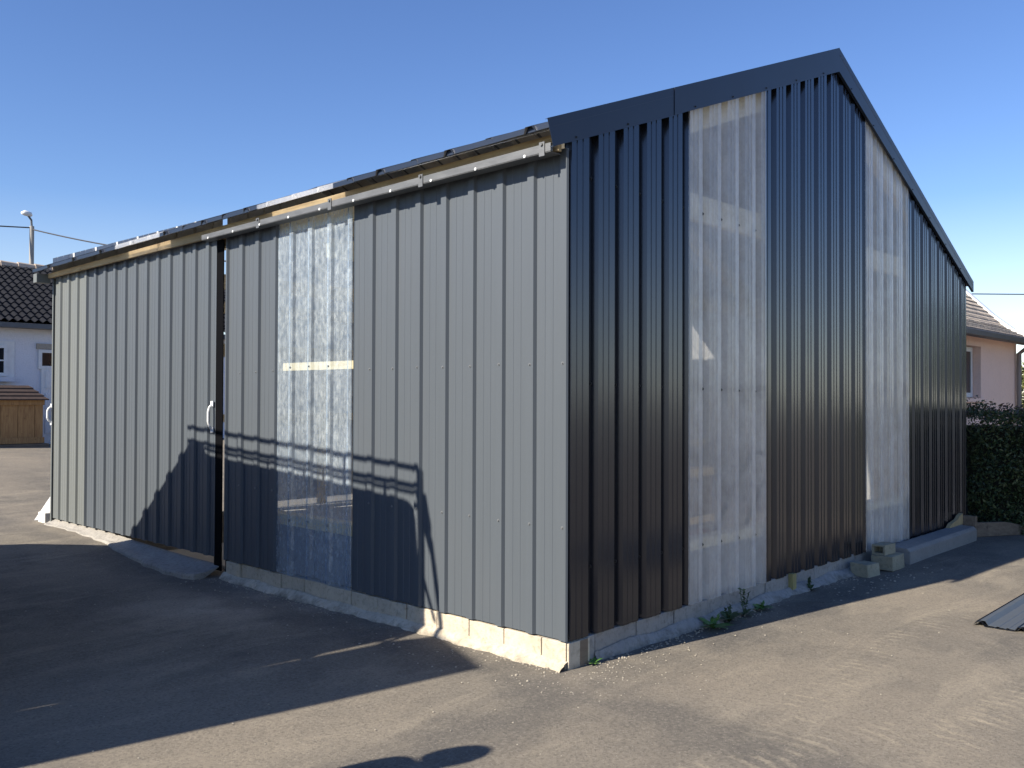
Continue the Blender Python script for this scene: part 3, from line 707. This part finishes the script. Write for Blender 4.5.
# timber hutch in front of it
bx = empty('timber_bin_store', (2.1, 16.9, G0), 'brown vertical board store with a dark shingled roof by the white house', 'shed')
x0, x1, y0, y1, z0, z1 = .4, 3.12, 16.5, 17.6, .56, 1.44
bd = MB(); x = x0
while x < x1 - .01:
    e = min(x + .32, x1); j = random.uniform(-.006, .006); bd.box(x + .004, e - .004, y0 + j, y0 + .03, z0, z1); x = e
y = y0 + .03
while y < y1 - .01: e = min(y + .3, y1); bd.box(x1 - .03, x1 + random.uniform(-.005, .005), y + .004, e - .004, z0, z1); bd.box(x0, x0 + .03, y + .004, e - .004, z0, z1); y = e
bd.box(x0 + .04, x1 - .04, y0 + .04, y1 - .04, z0, z1 - .02)
bd.build('boarding', WOODV, bx)
MB().box(x0 - .02, x1 + .02, y0 - .03, y0 - .008, z0, z0 + .12).box(x0 - .02, x1 + .02, y0 - .03, y0 - .008, z1 - .1, z1).build('rail', WOODV, bx)
rf = MB()
for k in range(4):
    q0, q1 = k / 4, (k + 1) / 4; i0, i1 = q0 * .30, q1 * .30; za, zb = z1 + .0 + q0 * .30, z1 + q1 * .30
    a = [(x0 - .08 + i0, y0 - .1 + i0, za + .025), (x1 + .08 - i0, y0 - .1 + i0, za + .025), (x1 + .08 - i0, y1 + .1 - i0, za + .025), (x0 - .08 + i0, y1 + .1 - i0, za + .025)]
    b_ = [(x0 - .08 + i1, y0 - .1 + i1, zb), (x1 + .08 - i1, y0 - .1 + i1, zb), (x1 + .08 - i1, y1 + .1 - i1, zb), (x0 - .08 + i1, y1 + .1 - i1, zb)]
    lo = [(p[0], p[1], p[2] - .025) for p in a]
    rf.add(lo + a + b_, [(j, (j + 1) % 4, 4 + (j + 1) % 4, 4 + j) for j in range(4)] + [(4 + j, 4 + (j + 1) % 4, 8 + (j + 1) % 4, 8 + j) for j in range(4)] + ([(8, 9, 10, 11)] if k == 3 else []) + [(3, 2, 1, 0)])
rf.build('roof', SHING, bx)
MB().box(x0, x1 + .1, y0 - .05, y1, G0 - .1, z0 - .01).build('base', WOODG, bx)

# ------------------------------------------------------------------ pink house at the back right
PY = .95; PX1 = 13.15; PX0 = 9.0; PE = 2.50
ph = empty('pink_house', (11, PY, 0), 'pink rendered house with a steep brown slate roof and white verge', 'house')
MB().box(PX0, PX1, PY, PY + 6, -.2, 1.54).box(PX0, 9.9, PY, PY + 6, 1.54, 2.34).box(11.15, PX1, PY, PY + 6, 1.54, 2.34).box(PX0, PX1, PY, PY + 6, 2.34, PE).box(9.9, 11.15, PY + .16, PY + 6, 1.54, 2.34).build('wall', PINK, ph)
window(9.95, 11.12, 1.56, 2.33, ph, y=PY + .13, cols=2, rws=1, sill=False)
MB().box(9.8, 11.3, PY - .05, PY - .001, 1.49, 1.545).build('window_sill', PINK, ph)
def slate_roof(name, f, n, mat, parent):
    vs = []; fs = []
    for r in range(n):
        for e, lift in ((0, .022), (1, .0)):
            p0, p1 = f((r + e) / n, 0), f((r + e) / n, 1)
            vs += [(p0[0], p0[1], p0[2] + lift), (p1[0], p1[1], p1[2] + lift)]
        a = r * 4; fs.append((a, a + 1, a + 3, a + 2))
        if r < n - 1: fs.append((a + 2, a + 3, a + 5, a + 4))
    return MB().add(vs, fs).build(name, mat, parent)
def slate_mat():
    m, nt, b = newmat('mossy_slate')
    bt = nt.nodes.new('ShaderNodeTexBrick'); mp = nt.nodes.new('ShaderNodeCombineXYZ')
    s = nt.nodes.new('ShaderNodeSeparateXYZ'); nt.links.new(pos(nt), s.inputs[0])
    nt.links.new(s.outputs[0], mp.inputs[0]); nt.links.new(math_(nt, 'MULTIPLY', s.outputs[2], 1.0), mp.inputs[1]); nt.links.new(mp.outputs[0], bt.inputs['Vector'])
    bt.inputs['Color1'].default_value = (.6, .5, .38, 1); bt.inputs['Color2'].default_value = (.38, .32, .26, 1); bt.inputs['Mortar'].default_value = (.05, .045, .04, 1)
    bt.inputs['Scale'].default_value = 1; bt.inputs['Brick Width'].default_value = .2; bt.inputs['Row Height'].default_value = .083; bt.inputs['Mortar Size'].default_value = .008
    n = noise(nt, pos(nt), 5, 6)
    nt.links.new(mixc(nt, ramp(nt, n, [(.5, 0.), (.7, .7)]), bt.outputs[0], (.46, .4, .3)), b.inputs['Base Color']); b.inputs['Roughness'].default_value = .8
    return m
SLATE = slate_mat()
def rp(q, e):   # q 0..1 up the slope, kicked eave
    run = 3.25 * q; z = PE + .02 + (run * .55 if run < .45 else .2475 + (run - .45) * 1.02)
    return (PX0 - .2 if e == 0 else PX1 + .42, PY - .22 + run, z)
rr = slate_roof('roof', rp, 36, SLATE, ph)
slate_roof('roof', lambda q, e: (rp(q, e)[0], PY + 6.28 - 3.25 * q, rp(q, e)[2]), 22, SLATE, ph)
vg = MB()
for i in range(10):
    a, b_ = rp(i / 10, 1), rp((i + 1) / 10, 1)
    vg.add([(a[0] - .16, a[1], a[2] + .05), (a[0] + .04, a[1], a[2] + .05), (a[0] + .04, a[1], a[2] - .12), (a[0] - .16, a[1], a[2] - .02), (b_[0] - .16, b_[1], b_[2] + .05), (b_[0] + .04, b_[1], b_[2] + .05), (b_[0] + .04, b_[1], b_[2] - .12), (b_[0] - .16, b_[1], b_[2] - .02)],
           [(0, 4, 5, 1), (1, 5, 6, 2), (2, 6, 7, 3), (3, 7, 4, 0), (0, 1, 2, 3), (4, 7, 6, 5)])
vg.build('verge', WHITEM, ph)
MB().box(PX0 - .2, PX1 + .42, PY - .34, PY - .2, PE - .07, PE + .02).build('gutter', simple('brown_gutter', (.11, .09, .08), None, 6, .5), ph, bevel=.01)
MB().box(PX0 - .2, PX1 + .42, PY - .2, PY + .0, PE - .03, PE - .0).build('soffit', PINK, ph)
MB().tube([(PX1 - .08, PY - .06, -.1), (PX1 - .08, PY - .06, 2.3), (PX1 - .08, PY - .25, PE - .05)], .04, 10).build('downpipe', simple('pipe_grey', (.25, .22, .2), None, 5, .5), ph)
vs = [(PX1, PY + .05, PE), (PX1, PY + 5.95, PE), (PX1, PY + 3, PE + 3.0)]
MB().prism([(PY + .05, PE), (PY + 5.95, PE), (PY + 3.0, PE + 2.95)], PX1 - .2, PX1, lambda a, b, d: (d, a, b)).build('gable_wall', PINK, ph)

# ------------------------------------------------------------------ street lamp and cables
sl = empty('street_lamp', (6.85, 28, .46), 'slim grey street lamp with a white head rising behind the white house', 'street lamp')
px_, py_ = 6.85, 28.
MB().tube([(px_, py_, .4), (px_, py_, 7.0)], [.085, .07], 12).build('pole', simple('pole_grey', (.32, .31, .29), None, 4, .7), sl)
MB().tube([(px_, py_, 6.9), (px_ - .02, py_, 7.2), (px_ - .12, py_ - .0, 7.33)], .035, 8).build('arm', RAILM, sl)
MB().tube([(px_ + .0, py_, 7.33), (px_ - .05, py_, 7.37), (px_ - .22, py_, 7.40), (px_ - .32, py_, 7.38)], [.03, .08, .09, .04], 12).build('lamp_head', WHITEM, sl, smooth=True)
def wire(name, a, b_, sag, r, label):
    a, b_ = Vector(a), Vector(b_); pts = [a.lerp(b_, i / 20) - Vector((0, 0, sag * 4 * (i / 20) * (1 - i / 20))) for i in range(21)]
    tag(MB().tube(pts, r, 6).build(name, simple('cable', (.03, .03, .035), None, 3, .6)), label, 'cable')
wire('overhead_cable', (6.85, 28, 6.9), (7.6, 16, 4.7), .12, .022, 'dark overhead cable sloping from the street lamp to behind the shed roof')
wire('overhead_cable', (6.85, 28, 6.95), (-6.5, 29.5, 6.6), .15, .022, 'dark overhead cable leaving the street lamp to the left')
wire('overhead_cable', (18., 17., 5.15), (46, -12.7, 5.15), .15, .02, 'thin dark overhead cable above the pink house at the right')

# ------------------------------------------------------------------ what stands outside the frame and throws the shadows
VD = Vector((.092, .9957, 0)).normalized(); VW = Vector((-VD.y, VD.x, 0)); VO = Vector((-2.66, 1.745, 0))
vf = lambda l, z, w: tuple(VO + VD * l + VW * w + Vector((0, 0, z)))
VANP = simple('van_paint', (.16, .18, .2), (.15, .17, .19), 2, .3, 0, .0)
RUB = simple('tyre_rubber', (.02, .02, .021), None, 20, .85)
van = empty('panel_van', (-2.66, 1.78, 0), 'high roofed grey panel van with a roof rack, parked left of the frame', 'van')
arc = lambda cx, cz, r, a0, a1, n=6: [(cx + r * math.cos(R(a0 + (a1 - a0) * i / n)), cz + r * math.sin(R(a0 + (a1 - a0) * i / n))) for i in range(n + 1)]
body = [(0, .35), (0, 2.45)] + arc(.16, 2.52, .16, 180, 90)[1:] + [(1.2, 2.69), (2.72, 2.69)] + [(2.86, 2.79), (3.02, 2.79), (4.15, 1.80), (4.9, 1.14), (5.05, .9), (5.1, .35)] + arc(4.35, .35, .4, 0, 180, 8) + arc(.9, .35, .4, 0, 180, 8)
bo = MB().prism(body, 0, 1.98, vf).build('body', VANP, van, bevel=.03)
MB().prism([(3.2, 2.42), (4.02, 1.74), (3.2, 1.74)], -.012, .0, vf).build('side_window', GLASS, van)
MB().prism([(3.2, 2.42), (4.02, 1.74), (3.2, 1.74)], 1.98, 1.992, vf).build('side_window', GLASS, van)
MB().prism([(3.12, 2.715), (4.08, 1.87), (4.095, 1.885), (3.135, 2.73)], .15, 1.83, vf).build('windscreen', GLASS, van)
for w0 in (.1, 1.0): MB().prism([(-.012, 1.6), (0, 1.6), (0, 2.3), (-.012, 2.3)], w0, w0 + .88, vf).build('rear_window', GLASS, van)
MB().prism([(-.1, .3), (.0, .3), (.0, .55), (-.1, .55)], .0, 1.98, vf).build('bumper', RUB, van, bevel=.02)
for l in (.9, 4.35):
    for w in (.02, 1.74):
        wl = MB().tube([vf(l, .35, w), vf(l, .35, w + .22)], .35, 28).build('wheel', RUB, van)
        MB().tube([vf(l, .35, w - .006), vf(l, .35, w + .23)], .2, 20).build('rim', RAILM, wl)
for w in (.06, 1.72): MB().prism([(-.015, 1.1), (.0, 1.1), (.0, 1.45), (-.015, 1.45)], w, w + .16, vf).build('tail_light', simple('red_lens', (.3, .01, .01), None, 5, .2), van)
for w in (.1, 1.62): MB().prism([(4.9, .92), (5.02, .92), (4.90, 1.1), (4.72, 1.24)], w, w + .26, vf).build('headlight', WHITEM, van)
rk = MB()
for z, r in ((2.91, .018), (2.79, .018), (2.745, .014)): rk.tube([vf(-.02, z, .04), vf(3.1, z, .04)], r, 8)
for z in (2.91,): rk.tube([vf(-.02, z, 1.94), vf(3.1, z, 1.94)], .018, 8)
for l in (.35, .8, 1.5, 2.25, 3.0): rk.tube([vf(l, 2.66, .04), vf(l, 2.91 if l in (.8, 2.25) else 2.79, .04)], .014, 8); rk.tube([vf(l, 2.66, 1.94), vf(l, 2.91, 1.94)], .014, 8); rk.tube([vf(l, 2.745, .04), vf(l, 2.745, 1.94)], .014, 8)
for l in (.55, 1.05, 1.3, 1.8, 2.0, 2.6): rk.tube([vf(l, 2.66, .04), vf(l, 2.76, .04)], .012, 6)
rk.build('roof_rack', RAILM, van)
ld = MB()
ld.tube([vf(.06, 2.91, .05), vf(-.02, 2.9, .05), vf(-.04, 2.4, .05), vf(-.06, .7, .05)], .02, 8)
ld.tube([vf(.06, 2.91, .42), vf(-.0, 2.91, .42), vf(-.09, 2.7, .42), vf(-.19, 2.2, .42), vf(-.25, 1.2, .42), vf(-.25, .9, .42)], .022, 8)
for z in (2.55, 2.2, 1.85, 1.5, 1.15): ld.tube([vf(-.05, z, .05), vf(-.13, z, .42)], .016, 8)
ld.prism([(.03, 2.93), (-.05, 2.93), (-.10, 2.74), (-.10, 2.62), (-.05, 2.66)], .3, .33, vf)
ld.build('rear_ladder', RAILM, van)

# unseen pier added beyond the van, shaped to cast the near yard shadow
PM = lambda a, b, d: (-5.81 + a * .41 - b * .912, 1.34 + a * .912 + b * .41, d)
pier = empty('shadow_pier', (-5.8, 1.4, 0), 'unseen tall narrow pier added beyond the van to cast a yard shadow', 'pier')
MB().prism([(0, 0), (.72, 0), (.72, .34), (0, .34)], -.1, 3.70, PM).build('shaft', PIERM, pier, bevel=.01)
MB().prism([(0, 0), (.73, 0), (.73, .34), (0, .34)], 3.702, 3.78, PM).build('cap', CONC, pier, bevel=.008)

# standing person left of the camera
pe_loc = Vector((-3.69, -.02, 0))
SKIN = simple('skin', (.5, .3, .22), (.46, .27, .2), 12, .5)
JACKET = simple('navy_jacket', (.03, .04, .08), None, 30, .9); JEANS = simple('blue_jeans', (.06, .09, .16), None, 40, .9)
def skin_mesh(name, verts, edges, rad, mats, matf, parent, sub=2):
    me = bpy.data.meshes.new(name); me.from_pydata(verts, edges, [])
    ob = bpy.data.objects.new(name, me); COL.objects.link(ob)
    md = ob.modifiers.new('skin', 'SKIN'); md.use_smooth_shade = True
    for i, r in enumerate(rad): me.skin_vertices[0].data[i].radius = (r if isinstance(r, tuple) else (r, r))
    me.skin_vertices[0].data[0].use_root = True
    ob.modifiers.new('sub', 'SUBSURF').levels = sub
    dg = bpy.context.evaluated_depsgraph_get(); m2 = bpy.data.meshes.new_from_object(ob.evaluated_get(dg))
    bpy.data.objects.remove(ob); m2.name = name; m2.materials.clear()
    for m in mats: m2.materials.append(m)
    for p in m2.polygons: p.material_index = matf(p.center); p.use_smooth = True
    o2 = bpy.data.objects.new(name, m2); COL.objects.link(o2)
    if parent is not None: o2.parent = parent
    return o2
V = [(0, 0, .95), (0, 0, 1.12), (0, .01, 1.3), (0, .01, 1.42), (0, 0, 1.5), (0, 0, 1.58)]; E_ = [(0, 1), (1, 2), (2, 3), (3, 4), (4, 5)]; RD = [(.15, .11), (.14, .1), (.17, .11), (.14, .09), (.055, .055), (.055, .055)]
V += [(0, -.005, 1.64), (0, -.01, 1.68)]; E_ += [(5, 6), (6, 7)]; RD += [(.075, .09), (.06, .075)]
for s in (-1, 1):
    b0 = len(V)
    V += [(s * .1, 0, .88), (s * .11, -.01, .5), (s * .12, .01, .1), (s * .13, -.12, .04)]; E_ += [(0, b0), (b0, b0 + 1), (b0 + 1, b0 + 2), (b0 + 2, b0 + 3)]; RD += [.095, .06, .045, .04]
    b1 = len(V)
    V += [(s * .19, 0, 1.4), (s * .24, .0, 1.13), (s * .25, -.08, .9), (s * .25, -.11, .83)]; E_ += [(3, b1), (b1, b1 + 1), (b1 + 1, b1 + 2), (b1 + 2, b1 + 3)]; RD += [.06, .045, .03, (.035, .02)]
    for k, (dy, ln) in enumerate(((-.035, .07), (-.012, .085), (.012, .08), (.033, .062))):
        q = len(V); V += [(s * .25, -.12 + dy, .80), (s * .245, -.125 + dy, .80 - ln * .6), (s * .235, -.125 + dy, .80 - ln)]; E_ += [(b1 + 3, q), (q, q + 1), (q + 1, q + 2)]; RD += [.011, .009, .008]
    q = len(V); V += [(s * .24, -.15, .84), (s * .235, -.175, .80)]; E_ += [(b1 + 3, q), (q, q + 1)]; RD += [.012, .01]
person = skin_mesh('person', V, E_, RD, [SKIN, JACKET, JEANS, RUB], lambda c: 3 if c.z < .1 else 2 if (c.z < .93 and abs(c.x) < .2) else 0 if (c.z > 1.47 or c.z < .87) else 1, None)
person.location = pe_loc; person.rotation_euler = (0, 0, R(35))
tag(person, 'person in a dark jacket and jeans standing left of the camera', 'person')
def childmesh(mb, name, mat):
    o = mb.build(name, mat); o.parent = person; return o
hs = MB()
for i in range(9):
    for j in range(16):
        a = math.pi * .62 * i / 8; t = 2 * math.pi * j / 16
        hs.v.append((.088 * math.sin(a) * math.cos(t), .012 + .102 * math.sin(a) * math.sin(t) + .02 * (i / 8), 1.655 + .105 * math.cos(a)))
for i in range(8):
    for j in range(16):
        hs.f.append((i * 16 + j, i * 16 + (j + 1) % 16, (i + 1) * 16 + (j + 1) % 16, (i + 1) * 16 + j)); hs.m.append(0)
childmesh(hs, 'hair', simple('brown_hair', (.05, .03, .02), None, 60, .7))

# ------------------------------------------------------------------ camera, light, sky
cam = bpy.data.cameras.new('camera'); co = bpy.data.objects.new('camera', cam); COL.objects.link(co)
th, pt, rl = .8222, .0143, -.0036
cam.sensor_width = 36; cam.lens = 906.58 / 1024 * 36; cam.clip_end = 2000; cam.clip_start = .05
fwd = Vector((math.sin(th) * math.cos(pt), math.cos(th) * math.cos(pt), math.sin(pt)))
right = Vector((math.cos(th), -math.sin(th), 0)); up = right.cross(fwd)
# roll
r2 = right * math.cos(rl) - up * math.sin(rl); u2 = up * math.cos(rl) + right * math.sin(rl)
Mx = Matrix((r2, u2, -fwd)).transposed().to_4x4(); Mx.translation = Vector((-3.983, -3.2577, 1.54)); co.matrix_world = Mx
SC.camera = co
EL, AZ = R(34), math.atan2(-.985, .171)
S = Vector((math.sin(AZ) * math.cos(EL), math.cos(AZ) * math.cos(EL), math.sin(EL)))
sun = bpy.data.lights.new('sun', 'SUN'); sun.energy = 5.0; sun.angle = R(.5); sun.color = (1., .91, .78)
so = bpy.data.objects.new('sun', sun); COL.objects.link(so); so.rotation_euler = S.to_track_quat('Z', 'Y').to_euler(); so.location = S * 40
w = bpy.data.worlds.new('World'); SC.world = w; w.use_nodes = True; nt = w.node_tree
sky = nt.nodes.new('ShaderNodeTexSky'); sky.sky_type = 'NISHITA'; sky.sun_disc = False
sky.sun_elevation = EL; sky.sun_rotation = AZ; sky.air_density = 1.0; sky.dust_density = .0; sky.ozone_density = 4.0; sky.altitude = 0
bg = nt.nodes['Background']; hs_ = nt.nodes.new('ShaderNodeHueSaturation'); hs_.inputs['Saturation'].default_value = 1.17; hs_.inputs['Hue'].default_value = .512
tc = nt.nodes.new('ShaderNodeTexCoord'); sp_ = nt.nodes.new('ShaderNodeSeparateXYZ'); mr = nt.nodes.new('ShaderNodeMapRange')
nt.links.new(tc.outputs['Generated'], sp_.inputs[0]); nt.links.new(sp_.outputs[2], mr.inputs[0])
for i_, v_ in ((1, .0), (2, .2), (3, .65), (4, 1.12)): mr.inputs[i_].default_value = v_
nt.links.new(mr.outputs[0], hs_.inputs['Saturation']); nt.links.new(sky.outputs[0], hs_.inputs['Color']); nt.links.new(hs_.outputs[0], bg.inputs[0]); bg.inputs[1].default_value = .085
vs_ = SC.view_settings; SC.display_settings.display_device = 'sRGB'
vs_.view_transform = 'Standard'; vs_.look = 'None'; vs_.gamma = 1; vs_.exposure = 1.0; vs_.use_curve_mapping = False
cy = SC.cycles; cy.use_denoising = True; cy.max_bounces = 10; cy.transparent_max_bounces = 16; cy.sample_clamp_indirect = 4
try: cy.denoiser = 'OPENIMAGEDENOISE'
except Exception: pass
